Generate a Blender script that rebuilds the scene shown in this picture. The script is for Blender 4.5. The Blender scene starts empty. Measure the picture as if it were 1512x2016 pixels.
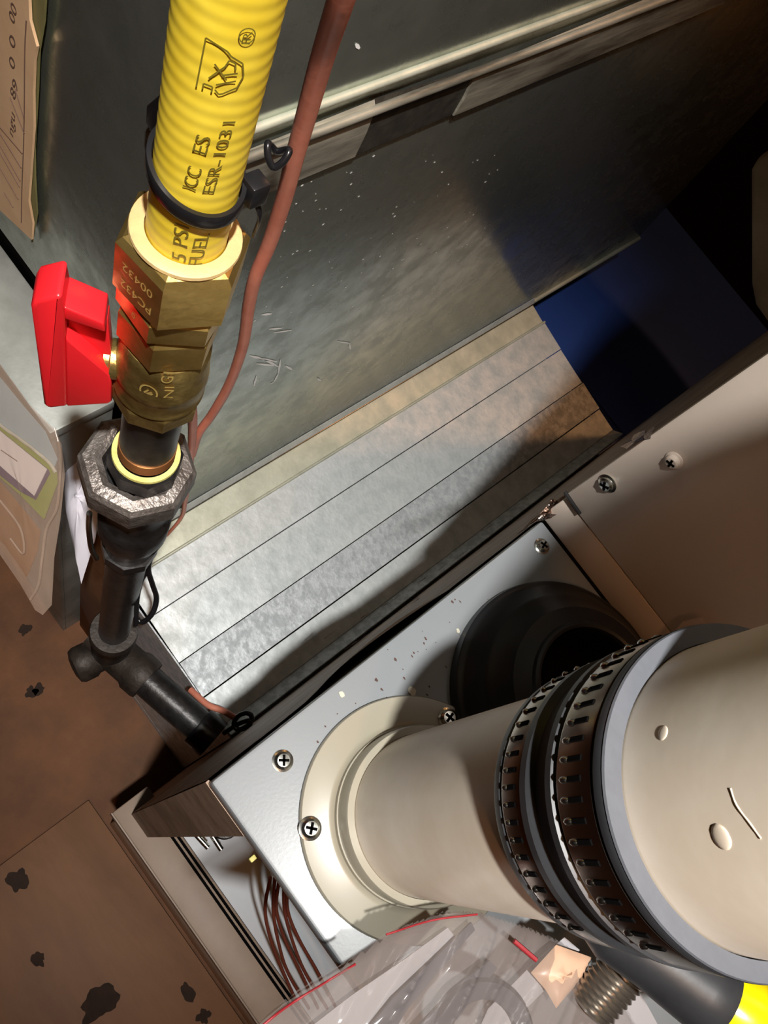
import bpy, bmesh, math, random
from mathutils import Vector, Matrix, noise
random.seed(7)
S = bpy.context.scene
C = bpy.context.collection
PI = math.pi

# ---------------------------------------------------------------- camera
W, H, F = 1512, 2016, 1650.0
CX, CY = W/2, H/2
CAM = Vector((0, 0, 1.24))
def _r(p): return Vector(((p[0]-CX)/F, (p[1]-CY)/F, 1.0))
_Z = -_r((150, 1650)).normalized()
_Y = _r((3405, -820)); _Y = (_Y - _Z*_Y.dot(_Z)).normalized()
_X = _Y.cross(_Z)
RW = Matrix((_X, _Y, _Z))                       # camera axes -> world axes
cam_d = bpy.data.cameras.new('camera'); cam = bpy.data.objects.new('camera', cam_d); C.objects.link(cam)
cam_d.sensor_fit = 'VERTICAL'; cam_d.sensor_height = 36; cam_d.lens = 36*F/H; cam_d.clip_start = .005
right, down, fwd = RW @ Vector((1,0,0)), RW @ Vector((0,1,0)), RW @ Vector((0,0,1))
cam.matrix_world = Matrix(((right.x,-down.x,-fwd.x,CAM.x),(right.y,-down.y,-fwd.y,CAM.y),(right.z,-down.z,-fwd.z,CAM.z),(0,0,0,1)))
S.camera = cam

# ---------------------------------------------------------------- light
S.view_settings.view_transform = 'Standard'; S.view_settings.look = 'None'
S.view_settings.exposure = 0.0; S.view_settings.gamma = 1.0; S.view_settings.use_curve_mapping = False
wd = bpy.data.worlds.new('world'); S.world = wd; wd.use_nodes = True
bg = wd.node_tree.nodes['Background']; bg.inputs[0].default_value = (1.0, .58, .30, 1); bg.inputs[1].default_value = .012
def lamp(name, kind, loc, energy, col, size, **k):
    d = bpy.data.lights.new(name, kind); o = bpy.data.objects.new(name, d); C.objects.link(o)
    o.location = loc; d.energy = energy; d.color = col
    if kind in ('POINT', 'SPOT'): d.shadow_soft_size = size
    if kind == 'AREA': d.size = size
    for a, v in k.items(): setattr(d, a, v)
    return o
# headlamp worn by the photographer, above the phone, aimed down at the sheet metal between duct and furnace
FL = Vector((.085, -.08, 1.80))
fl = lamp('headlamp', 'SPOT', FL, 70.0, (1.0, .985, .95), .014, spot_size=math.radians(52), spot_blend=1.0)
fl.rotation_euler = (Vector((-.11, .30, .42))-FL).to_track_quat('-Z', 'Y').to_euler()
# unseen warm fill bulbs added overhead, in front of and behind the furnace
lamp('warm_fill_bulb', 'POINT', (.45, -.45, 2.2), 15.0, (1.0, .46, .18), .05)
lamp('warm_fill_bulb', 'POINT', (.30, 1.35, 2.1), 14.0, (1.0, .46, .18), .05)

# ---------------------------------------------------------------- helpers
def ray(p): return RW @ _r(p)
def onz(p, z): d = ray(p); return CAM + d*((z-CAM.z)/d.z)
def onx(p, x): d = ray(p); return CAM + d*((x-CAM.x)/d.x)
def ony(p, y): d = ray(p); return CAM + d*((y-CAM.y)/d.y)
def onp(p, o, n): d = ray(p); return CAM + d*((Vector(o)-CAM).dot(n)/d.dot(n))
def ondepth(p, t): return CAM + ray(p)*t

def lin(c): return tuple((x/255/12.92 if x/255 <= .04045 else ((x/255+.055)/1.055)**2.4) for x in c)
MATS = {}
def M(name, rgb, rough=.5, metal=0., var=.12, scale=60., rgb2=None, bump=0., bscale=200., alpha=1., trans=0., coat=0., spec=.5, stretch=None, rvar=0., thr=None, detail=5):
    if name in MATS: return MATS[name]
    m = bpy.data.materials.new(name); m.use_nodes = True
    nt = m.node_tree; N = nt.nodes; L = nt.links; b = N['Principled BSDF']
    c = lin(rgb); c2 = lin(rgb2) if rgb2 else tuple(x*(1-var) for x in c)
    geo = N.new('ShaderNodeNewGeometry'); vec = geo.outputs['Position']
    if stretch:
        mp = N.new('ShaderNodeMapping'); mp.inputs['Scale'].default_value = stretch; L.new(vec, mp.inputs[0]); vec = mp.outputs[0]
    nz = N.new('ShaderNodeTexNoise'); nz.inputs['Scale'].default_value = scale; nz.inputs['Detail'].default_value = detail; nz.inputs['Roughness'].default_value = .62
    L.new(vec, nz.inputs['Vector'])
    rp = N.new('ShaderNodeValToRGB'); e = rp.color_ramp.elements
    lo, hi = thr if thr else (.35, .65)
    e[0].position = lo; e[1].position = hi
    e[0].color = (*c2, 1); e[1].color = (*c, 1)
    L.new(nz.outputs['Fac'], rp.inputs[0]); L.new(rp.outputs[0], b.inputs['Base Color'])
    b.inputs['Roughness'].default_value = rough; b.inputs['Metallic'].default_value = metal
    b.inputs['Alpha'].default_value = alpha; b.inputs['Transmission Weight'].default_value = trans
    b.inputs['Coat Weight'].default_value = coat; b.inputs['Specular IOR Level'].default_value = spec
    if rvar:
        mr = N.new('ShaderNodeMapRange'); mr.inputs['From Min'].default_value = .3; mr.inputs['From Max'].default_value = .7
        mr.inputs['To Min'].default_value = rough+rvar; mr.inputs['To Max'].default_value = rough-rvar
        L.new(nz.outputs['Fac'], mr.inputs['Value']); L.new(mr.outputs[0], b.inputs['Roughness'])
    if bump:
        n2 = N.new('ShaderNodeTexNoise'); n2.inputs['Scale'].default_value = bscale; n2.inputs['Detail'].default_value = 3
        L.new(vec, n2.inputs['Vector'])
        bp = N.new('ShaderNodeBump'); bp.inputs['Strength'].default_value = bump; bp.inputs['Distance'].default_value = .002
        L.new(n2.outputs['Fac'], bp.inputs['Height']); L.new(bp.outputs[0], b.inputs['Normal'])
    MATS[name] = m; return m

def tag(o, label, cat, group=None, kind=None):
    o['label'] = label
    if cat: o['category'] = cat
    if group: o['group'] = group
    if kind: o['kind'] = kind
    return o
def thing(name, label, cat, loc=(0,0,0), group=None):
    o = bpy.data.objects.new(name, None); C.objects.link(o); o.location = loc; o.empty_display_size = .01
    return tag(o, label, cat, group)
def link(name, me, mat, parent=None, smooth=True, ang=40):
    o = bpy.data.objects.new(name, me); C.objects.link(o); me.materials.append(mat)
    if smooth:
        for p in me.polygons: p.use_smooth = True
        try: me.set_sharp_from_angle(angle=math.radians(ang))
        except Exception: pass
    if parent:
        o.parent = parent; o.matrix_parent_inverse = Matrix.Translation(-parent_loc(parent))
    return o
def parent_loc(p): return Vector((0,0,0)) if p.parent else Vector(p.location)   # parts keep world coordinates
def from_bm(name, bm, mat, parent=None, smooth=True, ang=40):
    bmesh.ops.recalc_face_normals(bm, faces=bm.faces)
    me = bpy.data.meshes.new(name); bm.to_mesh(me); bm.free()
    return link(name, me, mat, parent, smooth, ang)
def pydata(name, v, f, mat, parent=None, smooth=True, ang=40):
    me = bpy.data.meshes.new(name); me.from_pydata([tuple(x) for x in v], [], f); me.update()
    bm = bmesh.new(); bm.from_mesh(me); bpy.data.meshes.remove(me)
    return from_bm(name, bm, mat, parent, smooth, ang)
def bm_box(bm, a, b, bev=0):
    r = bmesh.ops.create_cube(bm, size=1)['verts']
    a, b = Vector(a), Vector(b); c = (a+b)/2; d = b-a
    for v in r: v.co = Vector((v.co.x*d.x, v.co.y*d.y, v.co.z*d.z)) + c
    if bev:
        es = list({e for v in r for e in v.link_edges})
        bmesh.ops.bevel(bm, geom=es, offset=bev, segments=2, affect='EDGES', profile=.5)
def box(name, a, b, mat, parent=None, bev=0):
    bm = bmesh.new(); bm_box(bm, a, b, bev); return from_bm(name, bm, mat, parent)
def prism(name, poly, off, mat, parent=None, bev=0):
    off = Vector(off); n = len(poly)
    bm = bmesh.new()
    a = [bm.verts.new(Vector(p)) for p in poly]; b = [bm.verts.new(Vector(p)+off) for p in poly]
    bm.faces.new(a); bm.faces.new(b[::-1])
    for i in range(n): bm.faces.new((a[i], b[i], b[(i+1) % n], a[(i+1) % n]))
    if bev:
        bmesh.ops.recalc_face_normals(bm, faces=bm.faces)
        es = [e for e in bm.edges if len(e.link_faces) == 2 and e.calc_face_angle(0) > .6]
        bmesh.ops.bevel(bm, geom=es, offset=bev, segments=3, affect='EDGES', profile=.5)
    return from_bm(name, bm, mat, parent)
def lathe(name, prof, loc, mat, parent=None, segs=48, rot=0., mtx=None, close=False, ang=35):
    """prof [(r,z)...] revolved round local z; segs=6/8 gives hexagons"""
    v, f = [], []; n = len(prof)
    for k in range(segs):
        a = rot + 2*PI*k/segs
        for r, z in prof: v.append(Vector((r*math.cos(a), r*math.sin(a), z)))
    for k in range(segs):
        k2 = (k+1) % segs
        for i in range(n-1): f.append((k*n+i, k2*n+i, k2*n+i+1, k*n+i+1))
        if close: f.append((k*n+n-1, k2*n+n-1, k2*n, k*n))
    if not close:
        if prof[0][0] > 1e-6: f.append(tuple(k*n for k in range(segs))[::-1])
        if prof[-1][0] > 1e-6: f.append(tuple(k*n+n-1 for k in range(segs)))
    X = Matrix.Translation(Vector(loc)) @ (mtx if mtx else Matrix.Identity(4))
    v = [X @ p for p in v]
    me = bpy.data.meshes.new(name); me.from_pydata([tuple(x) for x in v], [], f); me.update()
    bm = bmesh.new(); bm.from_mesh(me); bpy.data.meshes.remove(me)
    bmesh.ops.remove_doubles(bm, verts=bm.verts, dist=1e-7)
    return from_bm(name, bm, mat, parent, True, ang)
def catmull(P, k=6, closed=False):
    P = [Vector(p) for p in P]; n = len(P); out = []
    rng = range(n) if closed else range(n-1)
    for i in rng:
        p0 = P[(i-1) % n] if closed or i > 0 else P[0]*2-P[1]
        p1, p2 = P[i], P[(i+1) % n]
        p3 = P[(i+2) % n] if closed or i+2 < n else P[-1]*2-P[-2]
        for j in range(k):
            t = j/k
            out.append(.5*((2*p1)+(p2-p0)*t+(2*p0-5*p1+4*p2-p3)*t*t+(3*p1-p0-3*p2+p3)*t**3))
    if not closed: out.append(P[-1])
    return out
def tube(name, P, r, mat, parent=None, segs=10, k=6, closed=False, flat=1.0, smoothpath=True):
    Q = catmull(P, k, closed) if smoothpath else [Vector(p) for p in P]
    n = len(Q); v, f = [], []
    rr = r if callable(r) else (lambda t: r)
    up = Vector((.31, .17, .93))
    for i, q in enumerate(Q):
        a = Q[(i-1) % n] if closed or i > 0 else q; b = Q[(i+1) % n] if closed or i < n-1 else q
        t = (b-a).normalized(); s = t.cross(up)
        if s.length < 1e-4: s = t.cross(Vector((1,0,0)))
        s.normalize(); w = s.cross(t).normalized(); up = w
        R = rr(i/max(1, n-1))
        for j in range(segs):
            A = 2*PI*j/segs; v.append(q + s*R*math.cos(A) + w*R*flat*math.sin(A))
    m = n if closed else n-1
    for i in range(m):
        i2 = (i+1) % n
        for j in range(segs):
            j2 = (j+1) % segs; f.append((i*segs+j, i*segs+j2, i2*segs+j2, i2*segs+j))
    if not closed: f.append(tuple(range(segs))[::-1]); f.append(tuple((n-1)*segs+j for j in range(segs)))
    return pydata(name, v, f, mat, parent, True, 60)
def axis_mtx(z, x=None):
    z = Vector(z).normalized(); x = Vector(x) if x else (Vector((0,0,1)) if abs(z.z) < .9 else Vector((1,0,0)))
    x = (x - z*x.dot(z)).normalized(); y = z.cross(x)
    return Matrix(((x.x,y.x,z.x,0),(x.y,y.y,z.y,0),(x.z,y.z,z.z,0),(0,0,0,1)))
def text_geo(s):
    cu = bpy.data.curves.new('tmp', 'FONT'); cu.body = s; cu.size = 1.0; cu.resolution_u = 3
    o = bpy.data.objects.new('tmp', cu); C.objects.link(o)
    dg = bpy.context.evaluated_depsgraph_get(); me = bpy.data.meshes.new_from_object(o.evaluated_get(dg))
    v = [Vector(x.co) for x in me.vertices]; f = [tuple(p.vertices) for p in me.polygons]
    bpy.data.objects.remove(o); bpy.data.curves.remove(cu); bpy.data.meshes.remove(me)
    x0 = min(p.x for p in v); x1 = max(p.x for p in v); y0 = min(p.y for p in v); y1 = max(p.y for p in v)
    return [((p.x-x0)/(x1-x0), (p.y-y0)/(y1-y0)) for p in v], f
def flat_mesh(name, v, f, mat, parent):
    me = bpy.data.meshes.new(name); me.from_pydata([tuple(x) for x in v], [], f); me.update()
    return link(name, me, mat, parent, False)

# ---------------------------------------------------------------- materials
galv = M('galvanised_duct', (184,190,182), .26, .86, scale=38, rgb2=(156,162,154), bump=.12, bscale=60, rvar=.08)
galvb = M('galvanised_boot', (222,226,226), .54, .5, scale=55, rgb2=(192,197,196), bump=.15, bscale=140, rvar=.09, detail=8)
galvd = M('galvanised_boot_dull', (206,210,212), .55, .5, scale=110, rgb2=(178,182,184), bump=.2, bscale=180, rvar=.1, thr=(.42,.58))
galvg = M('galvanised_boot_warm', (216,217,198), .5, .5, scale=35, rgb2=(186,187,168), bump=.12, bscale=90, rvar=.08)
cleatm = M('cleat_metal', (190,186,170), .5, .55, scale=80, rgb2=(105,100,88), bump=.2, bscale=150, stretch=(1,.15,1))
cleatd = M('cleat_dark_patch', (70,66,58), .6, .4, scale=120, rgb2=(48,45,40), bump=.2)
plate = M('left_plate', (168,170,165), .5, .35, scale=18, rgb2=(140,142,136), bump=.06)
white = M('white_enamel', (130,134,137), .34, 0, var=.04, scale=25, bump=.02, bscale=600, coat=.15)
casing = M('cream_enamel', (206,190,176), .38, 0, var=.05, scale=12, bump=.02, bscale=500)
deckm = M('deck_enamel', (188,194,200), .4, 0, var=.07, scale=20)
railm = M('rail_paint', (150,130,112), .5, 0, var=.15, scale=30)
sidem = M('furnace_side_metal', (150,128,110), .55, .4, scale=30, rgb2=(118,98,82), bump=.15, bscale=160)
darkm = M('dark_interior', (28,26,26), .7)
pvc = M('white_pvc', (242,230,212), .36, 0, scale=30, rgb2=(232,217,196), bump=.03, bscale=80)
pvcf = M('cream_pvc_flange', (148,142,126), .33, 0, var=.04, scale=30)
rubber = M('black_rubber', (46,47,50), .42, 0, var=.25, scale=60, bump=.06, bscale=120)
rubberd = M('dark_rubber', (30,31,34), .38, 0, var=.2, scale=60)
rubberlit = M('lit_rubber_grey', (84,86,92), .6, 0, var=.12, scale=90, bump=.1)
steel = M('stainless_steel', (170,160,150), .22, 1.0, var=.12, scale=60)
screwm = M('zinc_screw', (205,205,198), .25, 1.0, var=.2, scale=200)
slotd = M('slot_black', (9,8,8), .9, spec=.05)
yel = M('yellow_jacket', (226,200,62), .38, 0, scale=70, rgb2=(216,186,46), bump=.02)
ink = M('print_ink', (112,98,24), .6)
brass = M('brass', (218,186,112), .30, .92, scale=90, rgb2=(192,158,86), bump=.05, bscale=300)
brassd = M('cast_brass', (190,165,100), .38, .9, scale=140, rgb2=(150,125,70), bump=.2, bscale=300)
cream = M('sealant_cream', (186,160,112), .55, .1, scale=120, rgb2=(205,175,120), bump=.15, bscale=300)
eng = M('engraving', (236,205,120), .5, .6)
red = M('red_plastic', (226,36,44), .3, 0, var=.06, scale=40)
iron = M('black_iron', (52,50,50), .38, .5, scale=120, rgb2=(36,34,33), bump=.15, bscale=250)
castiron = M('galvanised_cast_iron', (150,142,136), .45, .7, scale=160, rgb2=(105,96,90), bump=.4, bscale=520)
ironshade = M('shaded_iron', (58,50,44), .55, .35, scale=90, rgb2=(40,33,28), bump=.3, bscale=200)  # brown-black tone takes in the shade lying on the tee
copper = M('copper_thread', (190,130,80), .35, .9)
dope = M('yellow_pipe_dope', (222,214,130), .6, 0, scale=150, rgb2=(190,180,100))
wirem = M('brown_cable_jacket', (204,128,104), .42, 0, scale=60, rgb2=(190,112,90), bump=.08)
blackp = M('black_plastic', (26,25,27), .28, 0, var=.2)
floorm = M('stained_floor', (128,84,50), .7, 0, scale=9, rgb2=(98,62,36), bump=.25, bscale=90)
litfloorm = M('lit_floor_tan', (138,98,66), .6, 0, scale=14, rgb2=(118,82,54), bump=.1, bscale=120, stretch=(.35,1,1))
stainm = M('dark_stain', (52,32,18), .8, 0, var=.4, scale=90)
wallm = M('basement_wall', (46,38,31), .85, 0, scale=10, rgb2=(34,28,22), bump=.3)
paperm = M('tan_paper', (236,198,156), .75, 0, scale=22, rgb2=(224,184,142), bump=.1, bscale=60)
olivem = M('olive_paper_edge', (128,122,76), .7)
pencil = M('pencil_grey', (120,96,84), .8)
bluecard = M('blue_grey_card', (150,166,172), .6, 0, var=.06)
greenm = M('green_label', (134,146,52), .5)
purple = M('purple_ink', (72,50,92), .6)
labelw = M('label_white', (226,214,210), .6, var=.03)
ivory = M('ivory_edge', (196,190,172), .6)
tanplastic = M('tan_pouch_card', (150,104,66), .55)
bluem = M('blue_bin_plastic', (50,76,146), .5, 0, var=.12, scale=10)
tanwrap = M('tan_wrap', (176,152,122), .75, 0, scale=20, rgb2=(150,128,100))
cardb = M('cardboard', (140,96,58), .8, 0, scale=20, rgb2=(118,78,46))
cloth = M('white_plastic_film', (214,212,222), .5, 0, var=.04, scale=20, bump=.3, bscale=40)
rust = M('rust', (122,72,50), .8, .1, scale=200, rgb2=(80,44,30))
foil = M('crumpled_foil', (200,190,180), .22, 1.0, scale=200, rgb2=(150,100,80), bump=.8, bscale=350)
chip = M('debris_dark', (80,56,48), .8)
redzip = M('red_zip_line', (150,34,42), .5)
sheetw = M('grey_white_sheet', (160,156,158), .6, 0, var=.05)
darkg = M('dark_gasket', (52,52,60), .5)
yelp = M('yellow_handle_plastic', (244,218,12), .22, 0, var=.03)
scuff = M('chalky_scuff', (246,248,246), .9, var=.0)

def film(name, tint, a, rough=.12, bump=.5, bscale=45):
    m = bpy.data.materials.new(name); m.use_nodes = True; nt = m.node_tree; N = nt.nodes; L = nt.links
    for n in list(N): N.remove(n)
    out = N.new('ShaderNodeOutputMaterial'); mix = N.new('ShaderNodeMixShader'); tr = N.new('ShaderNodeBsdfTransparent'); p = N.new('ShaderNodeBsdfPrincipled')
    p.inputs['Base Color'].default_value = (*lin(tint), 1); p.inputs['Roughness'].default_value = rough; p.inputs['Specular IOR Level'].default_value = .8
    geo = N.new('ShaderNodeNewGeometry'); nz = N.new('ShaderNodeTexNoise'); nz.inputs['Scale'].default_value = bscale; nz.inputs['Detail'].default_value = 3
    mp = N.new('ShaderNodeMapping'); mp.inputs['Rotation'].default_value = (0,0,.6); mp.inputs['Scale'].default_value = (1,.3,1)
    L.new(geo.outputs['Position'], mp.inputs[0]); L.new(mp.outputs[0], nz.inputs['Vector'])
    bp = N.new('ShaderNodeBump'); bp.inputs['Strength'].default_value = bump; bp.inputs['Distance'].default_value = .004
    L.new(nz.outputs['Fac'], bp.inputs['Height']); L.new(bp.outputs[0], p.inputs['Normal'])
    mix.inputs[0].default_value = a
    L.new(tr.outputs[0], mix.inputs[1]); L.new(p.outputs[0], mix.inputs[2]); L.new(mix.outputs[0], out.inputs[0])
    return m
bagm = film('clear_bag_film', (150,140,136), .34, .13, .25, 50)
pouchm = film('clear_pouch_film', (205,180,160), .28, .15, .4, 40)
tapem = film('clear_tape_film', (215,195,180), .3, .12, .6, 60)

# ---------------------------------------------------------------- room shell
def struct(o): o['kind'] = 'structure'; return o
fo = struct(box('floor', (-1.6,-1.3,-.06), (1.7,1.5,0), floorm))
struct(box('wall_back', (-1.6,1.5,0), (1.7,1.56,2.5), wallm))
struct(box('wall_left', (-1.66,-1.3,0), (-1.6,1.5,2.5), wallm))
struct(box('wall_right', (1.7,-1.3,0), (1.76,1.5,2.5), wallm))
struct(box('wall_front', (-1.6,-1.36,0), (1.7,-1.3,2.5), wallm))
struct(box('ceiling', (-1.6,-1.3,2.5), (1.7,1.5,2.56), wallm))
def blob(name, c, rx, ry, z, mat, parent, n=30, seed=0, th=.0006):
    P = []
    for i in range(n):
        a = 2*PI*i/n; k = .95+.55*noise.noise((1.6*math.cos(a)+seed*3.1, 1.6*math.sin(a), seed*.7)) + .12*noise.noise((6*math.cos(a), 6*math.sin(a), seed))
        P.append((c[0]+rx*k*math.cos(a), c[1]+ry*k*math.sin(a), z))
    return prism(name, P, (0,0,th), mat, parent)
for i, p in enumerate([(50,1240), (75,1358), (62,1362)]):
    q = onz(p, 0); blob('floor_stain', q, .008, .008, 0.0001, stainm, fo, seed=i)

# added board: its lighter tan stands in for lit floor before the furnace
bt = thing('lit_floor_board', 'added tan board standing in for lit floor before the furnace, with dark stain spots', 'board', (.27,-.2,0))
box('panel', (-.030,-.50,0), (.56,.0370,.012), litfloorm, bt, .001)
for i, (p, a, b_) in enumerate([((34,1735),.016,.012), ((75,1887),.010,.008), ((196,1975),.016,.024), ((370,1953),.012,.008), ((402,2000),.009,.010)]):
    q = onz(p, .012); blob('stain', q, a, b_, .0121, stainm, bt, seed=20+i)

# ---------------------------------------------------------------- furnace
X0, ZT, YF, YC = .0157, .86, .0541, .275
XR = .56
fu = thing('furnace', 'white gas furnace cabinet with its upper door off and pvc vent collar on top', 'furnace', (.29,.42,0))
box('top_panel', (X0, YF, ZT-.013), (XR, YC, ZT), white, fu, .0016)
# galvanised wrapper: side sheet whose top edge bows away from the panel
v, f = [], []
ys = [YF+.001+(.785-YF)*i/90 for i in range(91)]
zs = [0, .25, .6, .74, .80, .825, .838, .8455]
def bow(y, z):
    k = max(0., (z-.74)/.1055)**1.3
    t = (y-.118)/(.205-.118)
    b = .0040*math.sin(PI*min(1, max(0, t)))**.6 if 0 < t < 1 else 0
    return X0 - .0012 - b*k
for z in zs:
    for y in ys: v.append(Vector((bow(y, z)+.0004*noise.noise((y*40, z*30, 0)), y, z)))
n = len(ys)
for i in range(len(zs)-1):
    for j in range(n-1): f.append((i*n+j, i*n+j+1, (i+1)*n+j+1, (i+1)*n+j))
pydata('side_sheet', v, f, sidem, fu)
box('gap_shade_sheet', (X0+.0008, YF+.01, .02), (X0+.0022, .78, ZT-.014), darkm, fu)  # near-black sheet puts the shade of the gap into its colour
box('front_post', (X0-.0008, YF, .282), (X0+.028, YF+.0018, ZT-.0135), sidem, fu)
box('post_return', (X0+.0262, YF+.002, .282), (X0+.028, YF+.02, ZT-.0135), sidem, fu)
box('front_post', (XR-.03, YF, .282), (XR, YF+.0018, ZT-.0135), sidem, fu)
box('right_sheet', (XR-.0016, YF+.002, .0), (XR, .785, ZT-.0135), casing, fu)
box('back_sheet', (X0+.004, .7852, 0), (XR, .788, ZT-.0135), sidem, fu)
box('blower_deck', (X0+.004, .083, .262), (XR-.003, .78, .278), deckm, fu)
box('door_rail', (X0-.014, .040, .255), (XR, .0825, .2805), railm, fu, .0015)
box('rail_lip', (X0-.014, .0386, .2520), (XR, .0400, .2845), railm, fu)
box('lower_door', (X0-.004, .0412, .014), (XR, .0530, .2548), casing, fu, .002)
for yy in (.0735, .0785): box('rubber_gasket', (X0+.012, yy-.0014, .2806), (XR-.01, yy+.0014, .2822), slotd, fu)
box('interior_dark_sheet', (X0+.004, .34, .279), (XR-.003, .345, ZT-.014), darkm, fu)  # dark sheet added to keep the compartment interior dark
# manifold rods seen on the deck
for p0, p1 in (((352,1606),(410,1669)), ((392,1606),(436,1673))):
    tube('manifold_rod', [onz(p0,.34), onz(p1,.34)], .0028, screwm, fu, 8, smoothpath=False)
q9 = onz((497,1690), .72)
box('burner_bracket', tuple(q9-Vector((.0015,.002,.002))), tuple(q9+Vector((.0015,.002,.002))), dope, fu, .0006)
lathe('grommet_ring', [(.004,0),(.011,0),(.012,.003),(.011,.006),(.004,.006)], onz((442,1618), .60), iron, fu, 24, close=True)
for k in range(5):
    P = [onz((532+9*k,1728), .52), onz((522+11*k+5*(k%2),1790), .48), onz((533+14*k,1850), .44), onz((558+17*k-8*(k%2),1915), .40), onz((590+18*k,1985), .36)]
    tube('harness_wire', P, .0015, M('harness_brown', (112,56,42), .5), fu, 8)

def screw(p, z, r, parent, axis=(0,0,1), y=None, turn=.4, mat=None):
    ms = mat or screwm
    c = onz(p, z) if y is None else ony(p, y)
    mt = axis_mtx(axis)
    h = lathe('screw', [(r*1.25,0),(r*1.28,.0006),(r*1.05,.0009),(r,.0010),(r*.98,.0022),(r*.75,.0030),(0,.0033)], c, ms, parent, 24, mtx=mt)
    bm = bmesh.new()
    for a in (turn, turn+PI/2):
        q = bmesh.ops.create_cube(bm, size=1)['verts']
        for w in q:
            w.co = Matrix.Rotation(a, 3, 'Z') @ Vector((w.co.x*r*1.25, w.co.y*r*.30, w.co.z*.0008)) + Vector((0,0,.0031))
    bm.transform(Matrix.Translation(c) @ mt)
    from_bm('cross_slot', bm, slotd, h)
    return h
screw((556,1498), ZT, .0038, fu, turn=.9)
screw((1066,1076), ZT, .0036, fu, turn=.3)
# black gap line debris + rust chips along the wrapper edge
rc = [(820,1180),(832,1186),(705,1262),(760,1190),(775,1182),(690,1272),(905,1095),(870,1118),(835,1140),(715,1215),(650,1250),(960,1040)]
bm = bmesh.new()
for i, p in enumerate(rc):
    q = onz(p, random.uniform(.50,.62)); q.x = min(q.x, X0-.0020)
    for k in range(3):
        r = .002+.0018*random.random()
        c = q + Vector((0, random.uniform(-.004,.004), random.uniform(-.006,.006)))
        vs = [bm.verts.new(c+Vector((-.0006*random.random(), r*math.cos(a)*random.uniform(.6,1.3), 2.2*r*math.sin(a)*random.uniform(.6,1.3)))) for a in [2*PI*j/7 for j in range(7)]]
        bm.faces.new(vs)
o = from_bm('rust_flakes', bm, rust, fu, False); o['kind'] = 'stuff'

# specks of debris on the white panel
bm = bmesh.new()
sp = [(878,1313),(838,1258),(858,1265),(895,1330),(940,1365),(845,1150),(885,1225),(740,1338),(752,1358),(664,1405),(700,1385),(795,1335),(815,1285),(905,1250),(1000,1260),(960,1180),(640,1430),(655,1448),(625,1460)]
sp += [(random.uniform(760,960), random.uniform(1130,1400)) for _ in range(26)]
for p in sp:
    q = onz(p, ZT)
    if q.y > .272 or q.x < X0+.002: continue
    r = random.uniform(.0003, .0009); a0 = random.random()*6
    vs = [bm.verts.new(q+Vector((r*random.uniform(.5,1.8)*math.cos(a0+a), r*random.uniform(.4,1.)*math.sin(a0+a), .0002))) for a in [2*PI*j/5 for j in range(5)]]
    bm.faces.new(vs)
o = from_bm('debris_specks', bm, chip, fu, False); o['kind'] = 'stuff'
for p, s in (((812,1362),.0028), ((672,1368),.0018), ((901,1242),.0014)):
    q = onz(p, ZT); blob('paint_chip', q, s, s*.7, ZT+.0001, ivory, fu, 9, seed=int(p[0]), th=.0004)

# ---------------------------------------------------------------- coil casing behind
cc = thing('coil_cabinet', 'cream sheet metal coil cabinet rising behind the furnace top panel', 'cabinet', (.29,.53,.86))
XC = .0115
box('base_strip', (XC+.0015, YC+.0010, ZT+.0002), (XR, YC+.004, ZT+.0265), casing, cc, .0008)
box('front_panel', (XC, YC, ZT+.0280), (XR, YC+.006, 1.30), casing, cc, .0012)
box('side_panel', (XC, YC+.0062, ZT+.0002), (XC+.002, .785, 1.30), sidem, cc)
box('back_panel', (XC+.003, .783, ZT+.0002), (XR, .785, 1.30), casing, cc)
box('top_sheet', (XC, YC, 1.3002), (XR, .785, 1.302), casing, cc)
box('seam_gap', (XC+.003, YC+.0045, ZT+.0255), (XR-.002, YC+.0065, ZT+.030), darkm, cc)
screw((1197,951), 0, .0040, cc, (0,-1,0), YC, .6)
screw((1328,906), 0, .0034, cc, (0,-1,0), YC, .3, casing)
tube('seam_clip', [ony((1112,968),YC-.001), ony((1142,1012),YC-.001)], .0010, darkm, cc, 6, smoothpath=False)
# foil scraps at the foot of the corner
for nm, pts, seed in (('foil_scrap', [(1015,1052),(1045,1022),(1085,988),(1112,978),(1113,1010),(1090,1022),(1050,1030)], 1), ('foil_scrap', [(1225,880),(1250,855),(1285,846),(1300,840),(1280,866),(1240,882)], 2)):
    if seed == 1:
        fo_ = Vector((X0+.002, YC-.0035, ZT+.006)); fn_ = (CAM-fo_).normalized(); P = [onp(p, fo_, fn_) for p in pts]
    else: P = [onx(p, XC-.003) for p in pts]
    c = sum(P, Vector())/len(P); bm = bmesh.new()
    mid = [bm.verts.new(c + Vector((0,0,.003)))]
    ring = []
    for i in range(len(P)):
        for t in (0, .5):
            q = P[i].lerp(P[(i+1) % len(P)], t); ring.append(bm.verts.new(q+Vector((random.uniform(-.0012,.0012), random.uniform(-.0012,.0012), random.uniform(-.004,.002)))))
    inn = [bm.verts.new(c.lerp(q.co, .55)+Vector((0,0,random.uniform(-.002,.004)))) for q in ring]
    m_ = len(ring)
    for i in range(m_):
        bm.faces.new((ring[i], ring[(i+1) % m_], inn[(i+1) % m_], inn[i])); bm.faces.new((inn[i], inn[(i+1) % m_], mid[0]))
    o = from_bm(nm, bm, foil, None, False)
    tag(o, 'crumpled shiny foil tape scrap at the foot of the coil cabinet corner' if seed == 1 else 'small torn foil bit wedged along the coil cabinet side edge', 'foil')

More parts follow.
